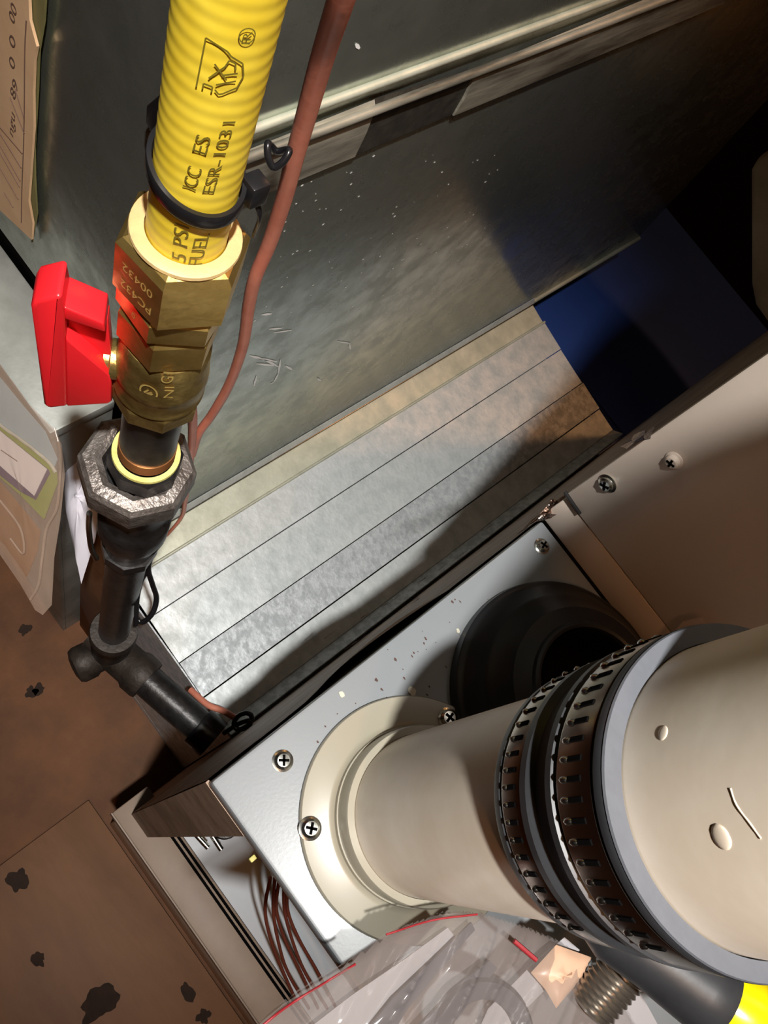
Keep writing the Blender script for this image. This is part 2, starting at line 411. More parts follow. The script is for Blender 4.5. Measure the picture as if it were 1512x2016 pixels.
# ---------------------------------------------------------------- exhaust flange, pipe, coupling, elbow
PX, PY, PR = .0838, .1172, .0340
vf = thing('vent_flange', 'cream round pvc vent flange screwed to the white panel', 'flange', (PX,PY,ZT))
lathe('flange_disc', [(.0335,0),(.0525,0),(.0533,.0012),(.0533,.0030),(.0526,.0042),(.0412,.0046),(.0395,.0052),(.0386,.0062),(.0384,.0090),(.0335,.0090)], (PX,PY,ZT), pvcf, vf, 96, close=True)
lathe('collar', [(.0342,.0090),(.0378,.0090),(.0378,.0205),(.0372,.0216),(.0342,.0216)], (PX,PY,ZT), pvcf, vf, 96, close=True)
screw((610,1631), ZT+.0042, .0040, vf, turn=.7)
screw((881,1414), ZT+.0042, .0040, vf, turn=.2)
vp = thing('vent_pipe', 'white pvc exhaust pipe standing in the flange below the rubber coupling', 'pipe', (PX,PY,ZT))
lathe('pipe_wall', [(.0300,.010),(PR,.010),(PR,.172),(.0300,.172)], (PX,PY,ZT), pvc, vp, 96, close=True)
bm = bmesh.new()
o = None
ZC0, ZC1 = 1.021, 1.0775
rc_ = thing('rubber_coupling', 'black ribbed rubber coupling with two steel clamps around the pvc pipe', 'coupling', (PX,PY,ZC0))
Rr = .0362
L_ = ZC1-ZC0
prof = [(PR+.0002,0),(Rr+.0008,0),(Rr+.0012,.0015),(Rr+.0012,.0040),(Rr,.0050),(Rr,.0165),(Rr+.0014,.0172),(Rr+.0014,.0205),(Rr-.0004,.0225),(Rr-.0006,.0270),(Rr+.0000,.0300),(Rr+.0016,.0316),(Rr+.0016,.0345),(Rr,.0352),(Rr,.0520),(Rr+.0008,.0528),(Rr+.0008,L_-.0012),(Rr+.0002,L_-.0002),(PR+.0002,L_-.0002)]
prof = [(r if r < PR+.001 else r+.0020*z/L_, z) for r, z in prof]
lathe('sleeve', prof, (PX,PY,ZC0), rubber, rc_, 96, close=True)
lathe('sleeve_end_face', [(PR+.0003,0),(Rr+.0026,0),(Rr+.0023,.0006),(PR+.0003,.0006)], (PX,PY,ZC1-.0002), rubberlit, rc_, 96, close=True)  # paler grey: light on the upward end face put into the colour
for z0, col in ((ZC0+.0056, 0), (ZC0+.0368, 1)):
    w_ = .0105 if col == 0 else .0145
    Rc = Rr+.0020*(z0+w_/2-ZC0)/L_
    cl = lathe('hose_clamp', [(Rc-.0010,0),(Rc+.0009,0),(Rc+.0010,.0006),(Rc+.0010,w_-.0006),(Rc+.0009,w_),(Rc-.0010,w_)], (PX,PY,z0), steel, rc_, 96, close=True)
    slot = None; bead = None
    ns = 54
    for k in range(ns):
        a = 2*PI*k/ns
        deg = math.degrees(a) % 360
        if not (135 < deg < 290): continue
        if slot is None:
            bm = bmesh.new(); bm_box(bm, (-.0002,-.0007,-w_*.20), (.0003,.0007,w_*.20), .0002)
            me = bpy.data.meshes.new('slot'); bm.to_mesh(me); bm.free(); me.materials.append(slotd); slot = me
            bm = bmesh.new(); bmesh.ops.create_uvsphere(bm, u_segments=8, v_segments=6, radius=1)
            for w in bm.verts: w.co = Vector((w.co.x*.0013, w.co.y*.0010, w.co.z*w_*.13))
            me = bpy.data.meshes.new('slot_bump'); bm.to_mesh(me); bm.free(); me.materials.append(screwm)
            for pl in me.polygons: pl.use_smooth = True
            bead = me
        for me, nm, rr, zz in ((slot, 'slot', Rc+.0010, w_*.56), (bead, 'slot_bump', Rc+.0007, w_*.24)):
            o = bpy.data.objects.new(nm, me); C.objects.link(o); o.parent = cl
            o.location = (PX+rr*math.cos(a), PY+rr*math.sin(a), z0+zz); o.rotation_euler = (0,0,a)
el = thing('vent_elbow', 'white pvc vent elbow rising out of the rubber coupling', 'elbow', (PX,PY,ZC1-.02))
v, f = [], []; segs = 72
cent = []
for i in range(5): cent.append((Vector((PX,PY,ZC1-.03+.070*i)), Vector((0,0,1))))
Rb = .05; bd = Vector((.97,-.24,0)).normalized(); top = cent[-1][0]
for i in range(1, 17):
    a = PI/2*i/16; cent.append((top + Vector((0,0,1))*Rb*math.sin(a) + bd*Rb*(1-math.cos(a)), Vector((0,0,1))*math.cos(a)+bd*math.sin(a)))
for i in range(1, 6): cent.append((cent[20][0]+bd*.10*i, bd))
side = Vector((0,0,1)).cross(bd)
for c, t in cent:
    s2 = t.cross(side)
    for k in range(segs):
        a = 2*PI*k/segs; v.append(c + (side*math.cos(a)+s2*math.sin(a))*PR)
for i in range(len(cent)-1):
    for k in range(segs): f.append((i*segs+k, i*segs+(k+1) % segs, (i+1)*segs+(k+1) % segs, (i+1)*segs+k))
f.append(tuple(range(segs))); f.append(tuple((len(cent)-1)*segs+k for k in range(segs)))
pydata('elbow_body', v, f, pvc, el)
def cyl_hit(p, c, r):
    d = ray(p); ox, oy = CAM.x-c[0], CAM.y-c[1]
    A = d.x**2+d.y**2; B = 2*(ox*d.x+oy*d.y); D = B*B-4*A*(ox*ox+oy*oy-r*r)
    if D < 0: D = 0
    t = (-B-math.sqrt(D))/(2*A); q = CAM+d*t
    return q, math.atan2(q.y-c[1], q.x-c[0])
for p, r in (((1305,1443),.0016), ((1420,1648),.0024)):
    q, a = cyl_hit(p, (PX,PY), PR)
    bm = bmesh.new(); bmesh.ops.create_uvsphere(bm, u_segments=16, v_segments=8, radius=r)
    for w in bm.verts: w.co.x *= .15
    bm.transform(Matrix.Translation(q) @ Matrix.Rotation(a, 4, 'Z'))
    from_bm('mould_nub', bm, pvc, el)
P = []
for p in [(1440,1552),(1452,1585),(1478,1620),(1500,1650)]: P.append(cyl_hit(p, (PX,PY), PR-.00025)[0])
tube('mould_ridge', P, .0004, pvc, el, 8)

# ---------------------------------------------------------------- rubber intake boot
ig = thing('intake_boot', 'stepped black rubber air intake boot beside the vent flange', 'rubber boot', (.091,.2150,ZT))
lathe('boot_shell', [(.0280,.0330),(.0284,.0348),(.0298,.0354),(.0312,.0346),(.0320,.0328),(.0380,.0296),(.0398,.0290),(.0408,.0276),(.0470,.0200),(.0486,.0192),(.0496,.0176),(.0556,.0090),(.0572,.0078),(.0582,.0076),(.0592,.0066),(.0596,.0040),(.0596,0),(.0560,0),(.0275,.004)], (.0905,.2150,ZT), rubberd, ig, 96, close=True)
lathe('throat', [(0,.002),(.0268,.002),(.0272,.0338),(.0266,.0338),(.0262,.003),(0,.003)], (.0905,.2150,ZT), slotd, ig, 64)
# clear tape tab stuck on the casing
v = [ony(p, YC-.004) for p in [(1290,1295),(1330,1240),(1345,1222),(1382,1215),(1395,1232),(1412,1270),(1400,1300)]]
o = prism('tape_tab', v, (0,-.0006,0), tapem, None); tag(o, 'small clear plastic tape tab stuck on the coil cabinet behind the coupling', 'tape')

# ---------------------------------------------------------------- return duct
XD, YD0, YD1 = -.195, .185, 1.005
rd = thing('return_duct', 'tall galvanised return air duct with drive cleat seam behind the gas pipe', 'duct', (-.4,.6,0))
box('side_wall', (XD-.0015, YD0, .448), (XD, YD1, 1.75), galv, rd, .0004)
box('back_wall', (-.62, YD1-.002, .435), (XD-.0017, YD1, 1.75), galv, rd)
box('far_wall', (-.6215, YD0, .0), (-.62, YD1, 1.75), galv, rd)
box('front_wall', (-.62, YD0, .675), (XD-.0017, YD0+.0015, 1.75), galv, rd)
box('front_gap', (-.62, YD0+.003, .640), (XD-.002, YD0+.0045, .690), slotd, rd)
tube('bottom_flange', [(XD+.001, .774, .446), (XD+.001, YD1, .446)], .0035, galvg, rd, 8, smoothpath=False)
box('lower_side', (XD-.030, YD0+.02, .0), (XD-.0285, .78, .4348), galv, rd)
# drive cleat band on the wall: raised lip + two metal lengths + dark patch, measured on the wall plane
def wallpt(p, off=0.): return onx(p, XD+off)
def cleat(name, c, mat, off):
    # c: wall-plane pixels lower-left, lower-right, upper-right, upper-left
    ll, lr, ur, ul = [wallpt(p) for p in c]
    v = []
    for A, B in ((ll, ul), (lr, ur)):
        for t, o_ in ((0,.0003),(.04,off*.7),(.5,off),(.9,off),(1,off*.4)): q = A.lerp(B, t); v.append(Vector((XD+o_, q.y, q.z)))
    f = [(i, i+1, 6+i, 5+i) for i in range(4)] + [(4,3,2,1,0), (5,6,7,8,9), (0, 5, 9, 4)]
    return pydata(name, v, f, mat, rd, False)
cleat('cleat', [(430,412),(690,304),(733,190),(430,310)], cleatm, .0045)
cleat('cleat_patch', [(690,304),(884,222),(926,132),(733,190)], cleatd, .0035)
cleat('cleat', [(884,222),(1420,2),(1420,-70),(926,132)], cleatm, .0052)
tube('cleat_lip', [(XD+.0046, .19, .9515), (XD+.0048, .40, .9505), (XD+.0048, .72, .9510), (XD+.0048, 1.0, .9510)], .0024, cleatm, rd, 10)
tube('seam_bead', [(XD+.0015, .19, .9640), (XD+.0015, 1.0, .9650)], .0022, galvg, rd, 8, smoothpath=False)
# bent end of the cleat sticking out past the corner
prism('cleat_end_tab', [ony(p, .176) for p in [(288,208),(316,184),(324,190),(318,268),(300,268),(286,240)]], (0,.003,0), blackp, rd, .0006)
# scuffs
bm = bmesh.new()
strokes = [[(492,700),(520,708),(548,722)],[(500,704),(545,712)],[(552,708),(548,735),(540,752),(532,756)],[(562,720),(575,728)],[(505,716),(540,720)],[(530,648),(556,646)],[(540,655),(575,650)],[(665,672),(690,676)],[(688,676),(690,688)],[(625,745),(632,750)],[(515,620),(535,618)],[(470,660),(485,650)],[(478,690),(486,684)],[(505,740),(500,760)],[(700,86),(708,96)]]
for st in strokes:
    for a, b_ in zip(st[:-1], st[1:]):
        A, B = wallpt(a, .0003), wallpt(b_, .0003); d = (B-A).normalized(); nn = Vector((1,0,0)).cross(d)*.0011
        mid = (A+B)/2
        bm.faces.new([bm.verts.new(x) for x in (A-nn*.3, mid-nn*random.uniform(.7,1.2), B-nn*.4, B+nn*.4, mid+nn*random.uniform(.6,1.2), A+nn*.3)])
for _ in range(150):
    p = (random.uniform(480,1000), random.uniform(300,760)); A = wallpt(p, .0003)
    if A.z < .45 or A.y > .9: continue
    r = random.uniform(.0004,.0011); a0 = random.uniform(0,6)
    bm.faces.new([bm.verts.new(A+Vector((0, r*random.uniform(.4,1.6)*math.cos(a0+2*PI*j/5), r*random.uniform(.3,1.)*math.sin(a0+2*PI*j/5)))) for j in range(5)])
o = from_bm('scuff_marks', bm, scuff, rd, False); o['kind'] = 'stuff'

# ---------------------------------------------------------------- return boot between duct and furnace
ZB = .42
YB0, YB1 = .155, .772
xs = [onz(p, ZB).x for p in [(1041,607),(1054,653),(1094,699),(1140,759),(1180,805)]]
xs = [XD+.0003] + xs[1:] + [X0-.0050]
rb = thing('return_boot', 'ribbed galvanised sheet metal boot joining the return duct to the furnace side', 'duct boot', (-.09,.46,.0))
def strip(name, x0, z0, x1, z1, mat, y0=YB0, y1=YB1, th=.0015, warp=.0008):
    ny = 40; v = []; f = []
    for j in range(ny+1):
        y = y0+(y1-y0)*j/ny
        for x, z in ((x0,z0), ((x0*2+x1)/3,(z0*2+z1)/3), ((x0+x1*2)/3,(z0+z1*2)/3), (x1,z1)):
            k = 0 if x in (x0, x1) else warp
            v.append(Vector((x, y, z+k*noise.noise((x*9, y*5, 3.))))); 
    for j in range(ny):
        for i in range(3): f.append((j*4+i, j*4+i+1, (j+1)*4+i+1, (j+1)*4+i))
    me = bpy.data.meshes.new(name); me.from_pydata([tuple(q) for q in v], [], f); me.update()
    bm = bmesh.new(); bm.from_mesh(me); bpy.data.meshes.remove(me)
    bmesh.ops.recalc_face_normals(bm, faces=bm.faces)
    bmesh.ops.solidify(bm, geom=bm.faces[:], thickness=th)
    return from_bm(name, bm, mat, rb, True, 30)
def bz(x): return .414+.030*(X0-x)/.21
strip('wall_flange', xs[0], bz(xs[0])+.010, xs[0]+.0035, bz(xs[0])+.001, galvb, th=.001)
strip('cove_strip', xs[0]+.0035, bz(xs[0]), xs[1], bz(xs[1])-.001, galvg)
strip('ridge_strip', xs[1]+.0004, bz(xs[1])+.0012, xs[2]-.001, bz(xs[2])+.0004, galvb, th=.0018)
tube('highlight_bead', [(xs[0]+.0042, YB0, bz(xs[0])+.0016), (xs[0]+.0042, YB1, bz(xs[0])+.0016)], .0012, screwm, rb, 8, smoothpath=False)  # bright bead added to carry the highlight of the flange edge
tube('ridge_bead', [(xs[1], YB0, bz(xs[1])+.0022), (xs[1], YB1, bz(xs[1])+.0022)], .0016, galvg, rb, 8, smoothpath=False)
strip('broad_panel', xs[2], bz(xs[2])-.0006, xs[3]-.0004, bz(xs[3])-.0006, galvb)
strip('lap_strip', xs[3]+.0008, bz(xs[3])+.0010, xs[4]-.0008, bz(xs[4])+.0010, galvd, th=.0018)
strip('edge_panel', xs[4]+.0006, bz(xs[4])-.0006, xs[5]-.012, bz(xs[5]-.012), galvb)
strip('furnace_flange', xs[5]-.0116, bz(xs[5])+.0014, xs[5]-.0002, bz(xs[5])+.012, galvd)
box('end_plate', (XD+.002, YB1-.004, .02), (X0-.003, YB1-.0025, ZB-.016), galvd, rb)
box('front_plate', (XD+.002, YB0+.002, .02), (X0-.003, YB0+.0035, ZB-.016), galvd, rb)
box('base_plate', (XD+.002, YB0+.002, 0), (X0-.003, YB1-.003, .0195), galvd, rb)

# ---------------------------------------------------------------- blue bin and tan wrap behind
bb = thing('storage_bin', 'dark blue plastic storage bin with lid behind the sheet metal boot', 'bin', (-.1,1.1,0))
zb = .30
yr = onz((1425,541), zb).y
box('bin_body', (-.40,.86,0), (.26,yr-.03,zb-.03), bluem, bb, .01)
box('bin_lid', (-.43,.83,zb-.03), (.29,yr,zb), bluem, bb, .006)
box('lid_ridge', (-.37,.89,zb), (.23,yr-.06,zb+.004), bluem, bb, .002)
o = prism('wrapped_bundle', [ony(p, .95) for p in [(1475,335),(1490,308),(1530,290),(1620,290),(1620,720),(1512,642),(1484,602),(1476,560)]], (0,.15,0), tanwrap, None, .008)
tag(o, 'tan rounded wrapped bundle standing behind the coil cabinet', 'bundle')

# ---------------------------------------------------------------- gas line
GX, GY = -.1187, .1103
G = Vector((GX, GY, 0)); U = Vector((.735,-.678,0)); THF = math.atan2(U.y, U.x)
# yellow corrugated hose
gh = thing('gas_hose', 'yellow corrugated gas hose with black print rising from the brass nut', 'hose', (GX,GY,1.034))
prof = []
z = 1.030; RH = .0115
while z < 1.232:
    prof.append((RH-.00004+.00008*(.5+.5*math.cos(2*PI*(z-1.03)/.0040)), z)); z += .00045
def bendx(z): return Vector((.0, 0, 0))
lathe('hose_jacket', prof, (GX,GY,0), yel, gh, 56, ang=80)
def cyltext(s, p0, p1, size, c=(GX,GY), r=RH+.00045, mat=ink, parent=gh, geo=None):
    q0, a0 = cyl_hit(p0, c, r); q1, a1 = cyl_hit(p1, c, r)
    vv, ff = geo or text_geo(s); out = []
    for x, y in vv:
        z = q0.z+(q1.z-q0.z)*x; a = a0+(a1-a0)*x - (y-.5)*size/r
        out.append(Vector((c[0]+r*math.cos(a), c[1]+r*math.sin(a), z)))
    return flat_mesh('print', out, ff, mat, parent)
cyltext('5 PSI', (352,513), (358,443), .0040)
cyltext('FUEL G', (384,522), (408,430), .0040)
cyltext('ICC', (372,372), (385,330), .0034)
cyltext('ES', (392,302), (402,268), .0034)
cyltext('ESR-1031', (410,380), (452,240), .0030)
def strokes_geo(lines, w):
    v, f = [], []
    for a, b_ in lines:
        d = Vector((b_[0]-a[0], b_[1]-a[1])); d.normalize(); nx, ny = -d.y*w, d.x*w
        i = len(v); v += [(a[0]+nx,a[1]+ny), (b_[0]+nx,b_[1]+ny), (b_[0]-nx,b_[1]-ny), (a[0]-nx,a[1]-ny)]; f.append((i,i+1,i+2,i+3))
    return v, f
# shield mark
sh = [(0,.95),(1,.95),(1,.95),(.93,.55),(.83,.38),(.60,.12),(.30,.10),(.06,.45),(.0,.60)]
ln = [((0,1),(1,1)),((1,1),(.90,.52)),((.90,.52),(.82,.42)),((.82,.42),(.70,.14)),((.70,.14),(.45,.05)),((.45,.05),(.20,.14)),((.20,.14),(.05,.42)),((.05,.42),(.02,.50)),((.02,.50),(.10,.60)),((.02,.86),(.14,.86)),((.14,.86),(.14,.66)),((.14,.66),(.02,.66)),((.28,.78),(.60,.50)),((.60,.72),(.34,.40)),((.60,.50),(.74,.44)),((.74,.44),(.70,.30)),((.70,.30),(.56,.26)),((.20,.60),(.34,.20)),((.42,.52),(.50,.20))]
cyltext('', (430,188), (452,92), .0098, geo=strokes_geo(ln, .018))
ln = [((.5+.5*math.cos(2*PI*i/14), .5+.5*math.sin(2*PI*i/14)), (.5+.5*math.cos(2*PI*(i+1)/14), .5+.5*math.sin(2*PI*(i+1)/14))) for i in range(14)]
cyltext('', (484,86), (490,56), .0034, geo=strokes_geo(ln, .04))
cyltext('R', (485,80), (489,62), .0018)
# smeared dirt on the jacket near the tie
# cable tie
tie = thing('cable_tie', 'glossy black cable tie looped around the yellow hose above the nut', 'cable tie', (GX,GY,1.062))
tl = Vector((U.y*-1, U.x, 0))
v, f = [], []
ns = 64
for k in range(ns):
    a = 2*PI*k/ns; d = Vector((math.cos(a), math.sin(a), 0))
    zc = 1.0615 + .0035*d.dot(Vector((-.678,-.735,0))) - .002*d.dot(U)
    for rr, dz in ((.0120,-.0024),(.0132,-.0024),(.0134,-.0020),(.0134,.0020),(.0132,.0024),(.0120,.0024)):
        v.append(Vector((GX,GY,zc+dz)) + d*rr)
for k in range(ns):
    for i in range(6): f.append((k*6+i, ((k+1) % ns)*6+i, ((k+1) % ns)*6+(i+1) % 6, k*6+(i+1) % 6))
pydata('strap', v, f, blackp, tie)
hp = G + Vector((.0155*math.cos(THF+1.75), .0155*math.sin(THF+1.75), 1.0585))
box('head', tuple(hp-Vector((.003,.003,.004))), tuple(hp+Vector((.003,.003,.004))), blackp, tie, .0006)
tube('tail', [hp+Vector((0,0,-.002)), hp+Vector((.002,.003,-.010)), hp+Vector((.001,.004,-.020))], .0016, blackp, tie, 6, flat=.4)

def hexrot(p, z):
    q = onz(p, z)-G; return math.atan2(q.y, q.x)
bn = thing('brass_fitting', 'large hexagonal brass hose nut stamped with numbers', 'fitting', (GX,GY,1.0))
hr = hexrot((317,577), 1.037)
RN = .0197
lathe('nut', [(.0118,1.0365),(.0158,1.0372),(.0166,1.0368),(.0178,1.0362),(RN,1.0340),(RN,1.0140),(RN-.0012,1.0125),(.0118,1.0125)], (GX,GY,0), brass, bn, 6, rot=hr, close=True, ang=15)
lathe('sealing_face', [(.0119,1.0366),(.0150,1.0370),(.0162,1.0372),(.0160,1.0382),(.0145,1.0388),(.0119,1.0386)], (GX,GY,0), cream, bn, 48, close=True)
hr2 = hr - .16
lathe('lower_hex', [(.010,1.0118),(.0165,1.0118),(.0180,1.0105),(.0180,1.0015),(.0172,1.0002),(.010,1.0002)], (GX,GY,0), brass, bn, 6, rot=hr2, close=True, ang=15)
def facetext(s, zc, w_, h_, parent, mat, a_mid, rad, flip=True, off=0.):
    nrm = Vector((math.cos(a_mid), math.sin(a_mid), 0)); tx = Vector((-math.sin(a_mid), math.cos(a_mid), 0))
    vv, ff = text_geo(s); out = []
    for x, y in vv:
        sx, sy = (x-.5), (y-.5)
        if flip: sx, sy = -sx, -sy
        out.append(G + Vector((0,0,zc)) + nrm*(rad+.00015) + tx*(sx*w_+off) + Vector((0,0,sy*h_)))
    return flat_mesh('stamp', out, ff, mat, parent)
apo = RN*math.cos(PI/6)
am = hr - PI/6
facetext('00432', 1.0275, .0125, .0034, bn, eng, am, apo)
facetext('PC432', 1.0195, .0130, .0036, bn, eng, am, apo)
facetext('O', 1.0060, .0016, .0026, bn, eng, hr2-PI/6, .0180*math.cos(PI/6), off=.001)

bv = thing('ball_valve', 'brass gas ball valve with a red plastic lever handle', 'valve', (GX,GY,.94))
hr3 = hexrot((288,716), .999)
lathe('top_hex', [(.009,.9998),(.0150,.9998),(.0172,.9975),(.0172,.9835),(.0160,.9815),(.009,.9815)], (GX,GY,0), brass, bv, 6, rot=hr3, close=True, ang=15)
lathe('body', [(.0,.9814),(.0148,.9814),(.0156,.9800),(.0160,.9750),(.0162,.9690),(.0166,.9660),(.0170,.9630),(.0171,.9600),(.0166,.9592),(.0166,.9520),(.0168,.9508),(.0170,.9502),(.0170,.9494),(.0164,.9488),(.0164,.9482),(.0,.9482)], (GX,GY,0), brassd, bv, 64)
lathe('lower_hex', [(.0126,.9480),(.0164,.9480),(.0172,.9465),(.0172,.9385),(.0160,.9370),(.0126,.9370)], (GX,GY,0), brassd, bv, 8, rot=.3, close=True, ang=15)
def embtext(s, p0, p1, size, geo=None): 
    o = cyltext(s, p0, p1, size, r=.0165, mat=eng, parent=bv, geo=geo); o.name = 'cast_mark'; return o
embtext('INI', (330,790), (334,762), .0032)
embtext('G1', (326,755), (334,733), .0040)
ln = [((.5+.5*math.cos(2*PI*i/16), .5+.5*math.sin(2*PI*i/16)), (.5+.5*math.cos(2*PI*(i+1)/16), .5+.5*math.sin(2*PI*(i+1)/16))) for i in range(16)]
embtext('', (291,786), (293,760), .0062, geo=strokes_geo(ln+[((.3,.7),(.6,.3)),((.4,.75),(.7,.5)),((.3,.5),(.5,.25))], .05))
embtext('CSA', (309,815), (310,806), .0078)
# stem + handle in the vertical plane through the stem
sdir = Vector((-.63,-.776,0)).normalized(); hn = Vector((-sdir.y, sdir.x, 0))
if hn.dot(CAM-G) < 0: hn = -hn
ZS = .960
lathe('stem_neck', [(0,.010),(.0075,.010),(.0075,.0180),(.0060,.0185),(.0060,.0205),(0,.0205)], (GX,GY,ZS), brassd, bv, 24, mtx=axis_mtx(sdir))
ho = G + Vector((0,0,ZS)) + sdir*.02 + hn*.008
def hp_(p, o=0.): return onp(p, ho, hn) + hn*o
hA = prism('handle', [hp_(p) for p in [(60,606),(68,594),(115,583),(121,588),(127,614),(133,801),(96,805),(86,798)]], -hn*.014, red, bv, .0014)
prism('handle_block', [hp_(p,-.0003) for p in [(129,668),(217,742),(220,792),(214,797),(131,802)]], -hn*.0134, red, hA, .0008)
prism('handle_web', [hp_(p, -.006) for p in [(124,640),(208,660),(217,745),(130,672)]], -hn*.006, red, hA, .0004)
prism('handle_rib', [hp_(p, -.001) for p in [(125,611),(204,643),(207,660),(127,634)]], -hn*.012, red, hA, .0006)
pn = thing('pipe_nipple', 'short dark steel pipe nipple with copper coloured threads under the ball valve', 'pipe', (GX,GY,.9))
lathe('shank', [(.0,.9375),(.0122,.9375),(.0122,.8930),(.0,.8930)], (GX,GY,0), M('nipple_steel', (92,86,80), .32, .8, scale=60, rgb2=(54,50,48)), pn, 48)
prof = [(.0,.8929)]
for k in range(6): prof += [(.0126,.8928-.0016*k), (.0117,.8920-.0016*k)]
prof += [(.0,.8825)]
lathe('thread', prof, (GX,GY,0), copper, pn, 48)

un = thing('pipe_union', 'cast iron pipe union with wide octagonal ring nut', 'union', (GX,GY,.75))
lathe('thread_sealant', [(.0127,.8830),(.0150,.8830),(.0152,.8815),(.0127,.8815)], (GX,GY,0), dope, un, 40, close=True)
lathe('hex_end', [(.0125,.8812),(.0152,.8812),(.0168,.8795),(.0168,.8680),(.0150,.8665),(.0125,.8665)], (GX,GY,0), iron, un, 8, rot=.25, close=True, ang=15)
gu = (GX-.0028, GY-.0010, 0)
lathe('ring_nut', [(.0165,.8650),(.0200,.8672),(.0250,.8660),(.0272,.8635),(.0276,.8500),(.0262,.8470),(.0165,.8470)], gu, castiron, un, 8, rot=hexrot((268,1022),.862), close=True, ang=25)
lathe('tail_piece', [(0,.8465),(.0190,.8465),(.0190,.8380),(.0172,.8350),(.0166,.8100),(.0180,.8060),(.0192,.8030),(.0192,.7830),(.0180,.7760),(.0150,.7660),(.0142,.7600),(.0142,.7500),(0,.7500)], (GX,GY,0), iron, un, 48)
lathe('tail_hex', [(.0125,.7490),(.0165,.7490),(.0165,.7380),(.0125,.7380)], (GX,GY,0), iron, un, 8, close=True, ang=15)
rp = lathe('riser_pipe', [(0,.7480),(.0126,.7480),(.0126,.5160),(0,.5160)], (GX,GY,0), iron, None, 40)
tag(rp, 'black iron riser pipe between the union and the tee', 'pipe')
te = thing('pipe_tee', 'black iron pipe tee with a plugged end at the foot of the riser', 'tee', (GX,GY,.41))
ZE = .440
lathe('riser_socket', [(0,.5150),(.0190,.5150),(.0200,.5120),(.0200,.5000),(.0176,.4960),(.0176,.4300),(0,.4300)], (GX,GY,0), ironshade, te, 40)
bdir = Vector((.1344,.030,0)).normalized()
lathe('branch_socket', [(0,-.020),(.0176,-.020),(.0176,.026),(.0200,.030),(.0200,.042),(.0190,.045),(0,.045)], (GX,GY,ZE), ironshade, te, 40, mtx=axis_mtx(bdir))
pd = Vector((-.15,-1,-.05))
lathe('plug_socket', [(0,0),(.0150,0),(.0150,.016),(.0170,.019),(.0170,.030),(.0150,.034),(.0080,.036),(0,.0365)], (GX,GY,ZE-.006), ironshade, te, 40, mtx=axis_mtx(pd))
b0 = G+Vector((0,0,ZE)); b1 = b0+bdir*.128
gb = thing('branch_pipe', 'dark iron branch pipe running from the tee to the furnace side', 'pipe', tuple((b0+b1)/2))
lathe('pipe_wall', [(0,.040),(.0150,.040),(.0150,.106),(0,.106)], b0, iron, gb, 40, mtx=axis_mtx(bdir))
lathe('end_coupling', [(0,.106),(.0185,.106),(.0190,.108),(.0190,.126),(0,.1262)], b0, blackp, gb, 40, mtx=axis_mtx(bdir))

# ---------------------------------------------------------------- cables
def wallfrac(p, k):
    d = ray(p); t = (XD-CAM.x)/d.x
    return CAM + d*t*k
cw = thing('brown_cable', 'reddish brown thermostat cable hanging in front of the duct beside the gas hose', 'cable', tuple(wallfrac((375,900),.9)))
path = [((690,-60),.70),((668,10),.72),((636,110),.76),((605,220),.79),((580,310),.81),((558,395),.83),((530,480),.85),((503,545),.86),((490,600),.87),((478,680),.88),((452,755),.90),((418,815),.92),((392,852),.93),((378,895),.93)]
tube('jacket', [wallfrac(p, k) for p, k in path], lambda t: .0040-.0009*t, wirem, cw, 12)
tube('strand', [wallfrac(p, k) for p, k in [((352,720),.93),((372,775),.93),((379,830),.93),((377,880),.93),((372,930),.93),((364,990),.93),((356,1020),.93),((318,1066),.93)]], lambda t: .0030*(1-t)+.0014, wirem, cw, 10)
t0 = wallfrac((545,302), .80)
kt = tube('wire_twist', [t0+Vector((.004*math.cos(a), .004*math.sin(a), .003*math.sin(2*a))) for a in [2*PI*i/8 for i in range(8)]], .0014, blackp, None, 8, closed=True)
tag(kt, 'small dark wire twist beside the brown cable at the duct seam', 'wire tie')
lw = thing('loop_wire', 'thin black wire loops hanging beside the riser pipe', 'wire', tuple(onz((285,1190),.55)))
def gd(p, h): return onz(p, h)
tube('wire', [gd((316,1068),.72), gd((300,1090),.70), gd((292,1120),.68), gd((300,1150),.66), gd((308,1178),.64), gd((300,1208),.63), gd((280,1225),.62), gd((268,1215),.62)], .0020, blackp, lw, 8)
tube('wire', [gd((292,1120),.68), gd((278,1145),.66), gd((270,1180),.64), gd((268,1230),.62)], .0018, blackp, lw, 8)
tube('wire', [gd((176,1010),.80), gd((175,1040),.78), gd((180,1080),.76), gd((190,1100),.75)], .0016, screwm, lw, 8)
ig_w = thing('igniter_lead', 'copper coloured lead with black clip at the furnace edge by the branch pipe', 'wire', tuple(onz((440,1400), .47)))
tube('lead', [onz((375,1358),.46), onz((410,1388),.47), onz((440,1400),.475), onz((468,1416),.48)], .0030, wirem, ig_w, 8)
tube('clip_ring', [onz((478,1420),.485)+Vector((.006*math.cos(a), .008*math.sin(a), .004*math.sin(a))) for a in [2*PI*i/8 for i in range(8)]], .0022, blackp, ig_w, 8, closed=True)
tube('clip_arm', [onz((440,1444),.47), onz((470,1425),.48), onz((492,1420),.49), onz((486,1448),.48)], .0022, blackp, ig_w, 8)

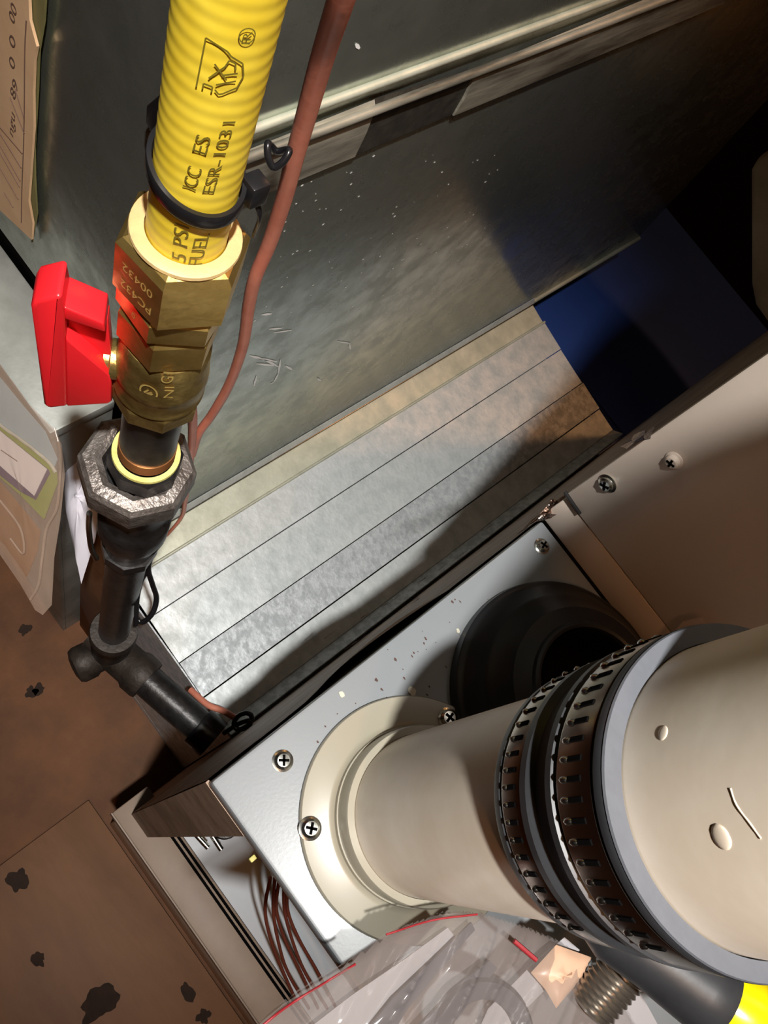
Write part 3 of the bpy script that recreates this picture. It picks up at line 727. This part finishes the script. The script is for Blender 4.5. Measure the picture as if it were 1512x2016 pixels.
# ---------------------------------------------------------------- things at the left by the duct front
YP = YD0-.006
pc = thing('paper_tag', 'tan paper sheet with faint pencil writing fixed to the duct front', 'paper', tuple(ony((30,300), YP)))
pp = [(-60,360),(0,414),(62,472),(64,440),(56,395),(60,340),(66,250),(65,180),(67,120),(72,92),(58,40),(55,-30),(-60,-60)]
prism('sheet', [ony(p, YP) for p in pp], (0,.0015,0), paperm, pc)
prism('backing_edge', [ony(p, YP+.0022) for p in [(62,478),(72,420),(68,350),(67,290),(73,180),(76,100),(86,40),(90,-30),(40,-30),(50,100),(52,300),(50,400)]], (0,.0012,0), olivem, pc)
lines = [[(52,40),(49,100),(48,220),(46,300),(43,380),(42,438)],[(30,175),(47,232)],[(20,190),(48,262)],[(0,250),(44,302)],[(0,262),(42,330)],[(0,285),(40,356)],[(0,300),(39,368)],[(0,330),(36,392)],[(8,378),(26,408)]]
for ls in lines: tube('ruled_line', [ony(p, YP-.0002) for p in ls], .00035, pencil, pc, 4, k=3)
for s, p0, p1 in (('00',(22,40),(28,10)),('0',(21,88),(27,74)),('0',(21,130),(26,116)),('89',(24,190),(31,160)),('ngu',(24,268),(28,226))):
    A, B = ony(p0, YP-.0003), ony(p1, YP-.0003); vv, ff = text_geo(s); d = B-A; side_ = Vector((-d.z, 0, d.x)).normalized()*.005
    flat_mesh('pencil_writing', [A+d*x+side_*(y-.5) for x, y in vv], ff, pencil, pc)

ZL = .655
xl = onz((108,850), ZL).x; yl = onz((40,775), ZL).y
lb = thing('grey_ledge', 'pale grey metal ledge box at the foot of the duct front behind the valve handle', 'ledge', (xl-.15, YD0-.03, 0))
box('ledge_top', (-.62, yl, ZL-.012), (xl, YD0-.0005, ZL), plate, lb, .002)
box('ledge_front', (-.62, yl+.002, 0), (xl-.002, yl+.006, ZL-.0125), plate, lb)
box('ledge_side', (xl-.006, yl+.0065, 0), (xl-.002, YD0-.001, ZL-.0125), plate, lb)

YQ = yl-.010
po = thing('document_pouch', 'clear plastic pouch holding a green edged label card against the duct front', 'pouch', tuple(ony((60,1000), YQ)))
PN = Vector((0,-.8,.6)); PO = Vector((0, yl-.010, ZL+.004))
def q_(p, o=0.): return onp(p, PO-PN*o, PN)
out = [(-70,640),(0,716),(25,750),(57,795),(104,842),(121,874),(128,933),(119,1023),(107,1097),(102,1191),(84,1211),(69,1201),(40,1150),(0,1092),(-70,1010)]
def pillow(name, P, nrm, thick, mat, parent, rings=5, wr=.002, seed=0., fr=30.):
    c = sum(P, Vector())/len(P); Q = []
    for i in range(len(P)):
        for t in (0,.34,.67): Q.append(P[i].lerp(P[(i+1) % len(P)], t))
    n = len(Q); bm = bmesh.new(); nrm = Vector(nrm).normalized()
    for sgn in (1,-1):
        rows = []
        for r in range(rings+1):
            k = r/rings; hgt = thick*math.sqrt(max(0,1-(1-k)**2)) if r < rings else thick
            rows.append([bm.verts.new(q.lerp(c, k*.97) + nrm*sgn*(hgt*.5 + (wr*k*noise.noise(q*fr+c*k*fr+Vector((seed,sgn,0))) if r else 0))) for q in Q])
        for r in range(rings):
            for i in range(n): bm.faces.new((rows[r][i], rows[r][(i+1) % n], rows[r+1][(i+1) % n], rows[r+1][i]))
        bm.faces.new(rows[-1])
    bmesh.ops.remove_doubles(bm, verts=bm.verts, dist=1e-6)
    return from_bm(name, bm, mat, parent, True, 60)
pillow('film', [q_(p) for p in out], PN, .010, pouchm, po, wr=.0015)
prism('card', [q_(p, .001) for p in [(-60,690),(0,745),(45,800),(88,850),(112,905),(100,935),(60,900),(0,850),(-60,800)]], -PN*.001, bluecard, po)
prism('label_card', [q_(p, -.0005) for p in [(-60,780),(0,836),(50,872),(94,908),(110,930),(112,950),(86,1022),(40,975),(0,940),(-60,880)]], -PN*.001, greenm, po)
tube('card_edge', [q_(p, -.001) for p in [(-60,780),(0,836),(50,872),(94,908),(110,930)]], .0012, ivory, po, 6)
prism('label_border', [q_(p, -.0012) for p in [(-60,800),(0,848),(94,924),(98,932),(70,984),(40,968),(0,936),(-60,880)]], -PN*.0005, purple, po)  # purple printed border showing round the white label
prism('label', [q_(p, -.0020) for p in [(-60,800),(0,849),(92,924),(67,976),(0,917),(-60,865)]], -PN*.0006, labelw, po)
tube('label_rule', [q_((2,886),-.0022), q_((34,908),-.0022)], .0004, pencil, po, 4, smoothpath=False)
prism('inner_flap', [q_(p, .002) for p in [(-60,890),(0,950),(30,985),(78,1045),(74,1080),(50,1142),(0,1080),(-60,1010)]], -PN*.001, tanplastic, po)
tube('film_fold', [q_(p, -.006) for p in [(107,842),(119,890),(118,940),(112,1000),(92,1040),(84,1090),(76,1150),(60,1180)]], .0010, pouchm, po, 6)
tube('film_fold', [q_(p, -.006) for p in [(0,985),(40,1040),(46,1090),(20,1060)]], .0008, pouchm, po, 6)

FN = Vector((0,-.7,.7)); FO = Vector((0, .108, .52))
o = pillow('film_bag', [onp(p, FO, FN) for p in [(124,880),(150,862),(200,850),(205,900),(196,980),(188,1060),(160,1150),(146,1080),(130,1010)]], FN, .016, cloth, None, wr=.006, seed=4., fr=60)
tag(o, 'crumpled white plastic bag tucked behind the pipe union', 'bag')
a = ony((150,820), YD0-.012)
o = thing('cardboard_box', 'small brown cardboard box behind the red valve handle', 'box', (a.x,YD0-.01,0))
xa = ony((104,840), YD0-.016).x; za = ony((104,800), YD0-.016).z
xa = max(xa, xl+.003)
box('box_body', (xa, YD0-.030, 0), (xa+.05, YD0-.0055, ZL-.06), cardb, o, .001)
box('box_flap', (xa, YD0-.030, ZL-.0598), (xa+.05, YD0-.024, ZL-.0590), cardb, o)

# ---------------------------------------------------------------- parts bag and tool at the bottom
pb = thing('parts_bag', 'clear zip plastic bag of small parts slumped on the furnace top against the vent pipe', 'plastic bag', tuple(onz((860,1930), .885)))
ZP = .905
def b_(p, dz=0.): return onz(p, ZP+dz)
bag = [(470,2060),(520,2000),(590,1945),(690,1885),(760,1835),(880,1790),(960,1797),(1030,1820),(1100,1850),(1170,1905),(1215,1960),(1260,2030),(1260,2090),(860,2110)]
BP = [b_(p) for p in bag]
def edge_dist(x, y):
    ins = False; d = 9.
    for i in range(len(BP)):
        a, b = BP[i], BP[(i+1) % len(BP)]
        if (a.y > y) != (b.y > y) and x < (b.x-a.x)*(y-a.y)/(b.y-a.y)+a.x: ins = not ins
        e = b-a; t = max(0, min(1, ((x-a.x)*e.x+(y-a.y)*e.y)/(e.x*e.x+e.y*e.y)))
        d = min(d, math.hypot(x-a.x-e.x*t, y-a.y-e.y*t))
    return d if ins else -d
gx0, gx1 = min(p.x for p in BP), max(p.x for p in BP); gy0, gy1 = min(p.y for p in BP), max(p.y for p in BP)
st = .0011; nx, ny = int((gx1-gx0)/st)+1, int((gy1-gy0)/st)+1
bm = bmesh.new(); gv = {}
for i in range(nx+1):
    for j in range(ny+1):
        x, y = gx0+i*st, gy0+j*st; d = edge_dist(x, y)
        if d < 0: continue
        k = min(1, d/.018); k = math.sqrt(1-(1-k)**2)
        u = x + .22*(y-gy0) + .006*noise.noise((x*22, y*14, 1.))
        rg = (1-abs(noise.noise((u*75, y*9, 5.))))**3*.0042 + (1-abs(noise.noise((u*170, y*20, 9.))))**4*.0013
        gv[i,j] = (bm.verts.new((x, y, ZP+k*(.006+rg))), bm.verts.new((x, y, ZP-.006*k)))
for (i,j), q in list(gv.items()):
    if all(c in gv for c in ((i+1,j),(i+1,j+1),(i,j+1))):
        for s_ in (0,1): bm.faces.new([gv[c][s_] for c in ((i,j),(i+1,j),(i+1,j+1),(i,j+1))])
from_bm('film', bm, bagm, pb, True, 75)
prism('instruction_sheet', [b_(p,-.001) for p in [(560,2060),(690,1960),(800,1885),(880,1826),(900,1850),(800,1960),(720,2040),(700,2090)]], (0,0,.0006), sheetw, pb)
prism('gasket_strip', [b_(p,.002) for p in [(718,2030),(770,1965),(870,1870),(925,1815),(932,1830),(880,1890),(800,1985),(760,2050)]], (0,0,.0015), darkg, pb)
prism('gasket_strip', [b_(p,.001) for p in [(800,2040),(900,1935),(960,1890),(975,1905),(930,1960),(860,2050)]], (0,0,.002), darkg, pb)
prism('instruction_sheet', [b_(p,-.0005) for p in [(930,2050),(960,1985),(1050,1895),(1110,1845),(1140,1870),(1080,1940),(1010,2010),(980,2060)]], (0,0,.0006), sheetw, pb)
lathe('rubber_ring', [(.014,-.002),(.020,-.003),(.022,0),(.020,.003),(.014,.002)], b_((950,2050),.002), darkg, pb, 40, close=True)
tube('red_zip_stripe', [b_((1012,1852),.0125), b_((1056,1890),.0125)], .0010, redzip, pb, 6, smoothpath=False)
tube('red_zip_line', [b_(p,.0040) for p in [(480,2050),(560,1985),(640,1935),(700,1898)]], .0005, redzip, pb, 6)
tube('red_zip_line', [b_(p,.0060) for p in [(760,1840),(850,1812),(940,1800)]], .0004, redzip, pb, 6)
pillow('inner_packet', [b_(p,.006) for p in [(1045,1915),(1095,1860),(1165,1885),(1150,1920),(1095,1985),(1075,1950)]], (0,0,1), .006, M('tan_packet', (214,176,148), .35), pb, wr=.003, fr=90)
cx_ = b_((1130,2010), .004); ax = (b_((1215,1915),.016)-cx_).normalized()
prof = [(.0085,0)]
for k in range(9): prof += [(.0098,.0012+.0024*k), (.0088,.0024+.0024*k)]
prof += [(.0098,.0246),(.0085,.0252),(.0070,.0252),(.0070,0)]
lathe('threaded_fitting', prof, b_((1160,1985), .006), M('fitting_metal', (168,160,150), .25, .9), pb, 40, mtx=axis_mtx(ax), close=True)
prism('paper_label', [b_(p,-.002) for p in [(1190,2080),(1215,1985),(1235,1935),(1262,1960),(1300,2030),(1290,2090)]], (0,0,.0008), sheetw, pb)

tl_ = thing('screwdriver_handle', 'black rubber grip with bright yellow end lying beside the vent pipe', 'screwdriver', tuple(onz((1300,1900), .93)))
pA, pB = onz((1180,1800), .955), onz((1425,1975), .965)
ad = (pB-pA).normalized(); Lh = (pB-pA).length
lathe('grip', [(0,0),(.010,0),(.0125,.006),(.0125,Lh*.45),(.0138,Lh*.8),(.0138,Lh-.004),(.0125,Lh),(0,Lh)], pA, rubber, tl_, 40, mtx=axis_mtx(ad))
lathe('end_cap', [(0,Lh-.002),(.0128,Lh-.002),(.0142,Lh+.004),(.0142,Lh+.014),(.0110,Lh+.021),(0,Lh+.024)], pA, yelp, tl_, 40, mtx=axis_mtx(ad))
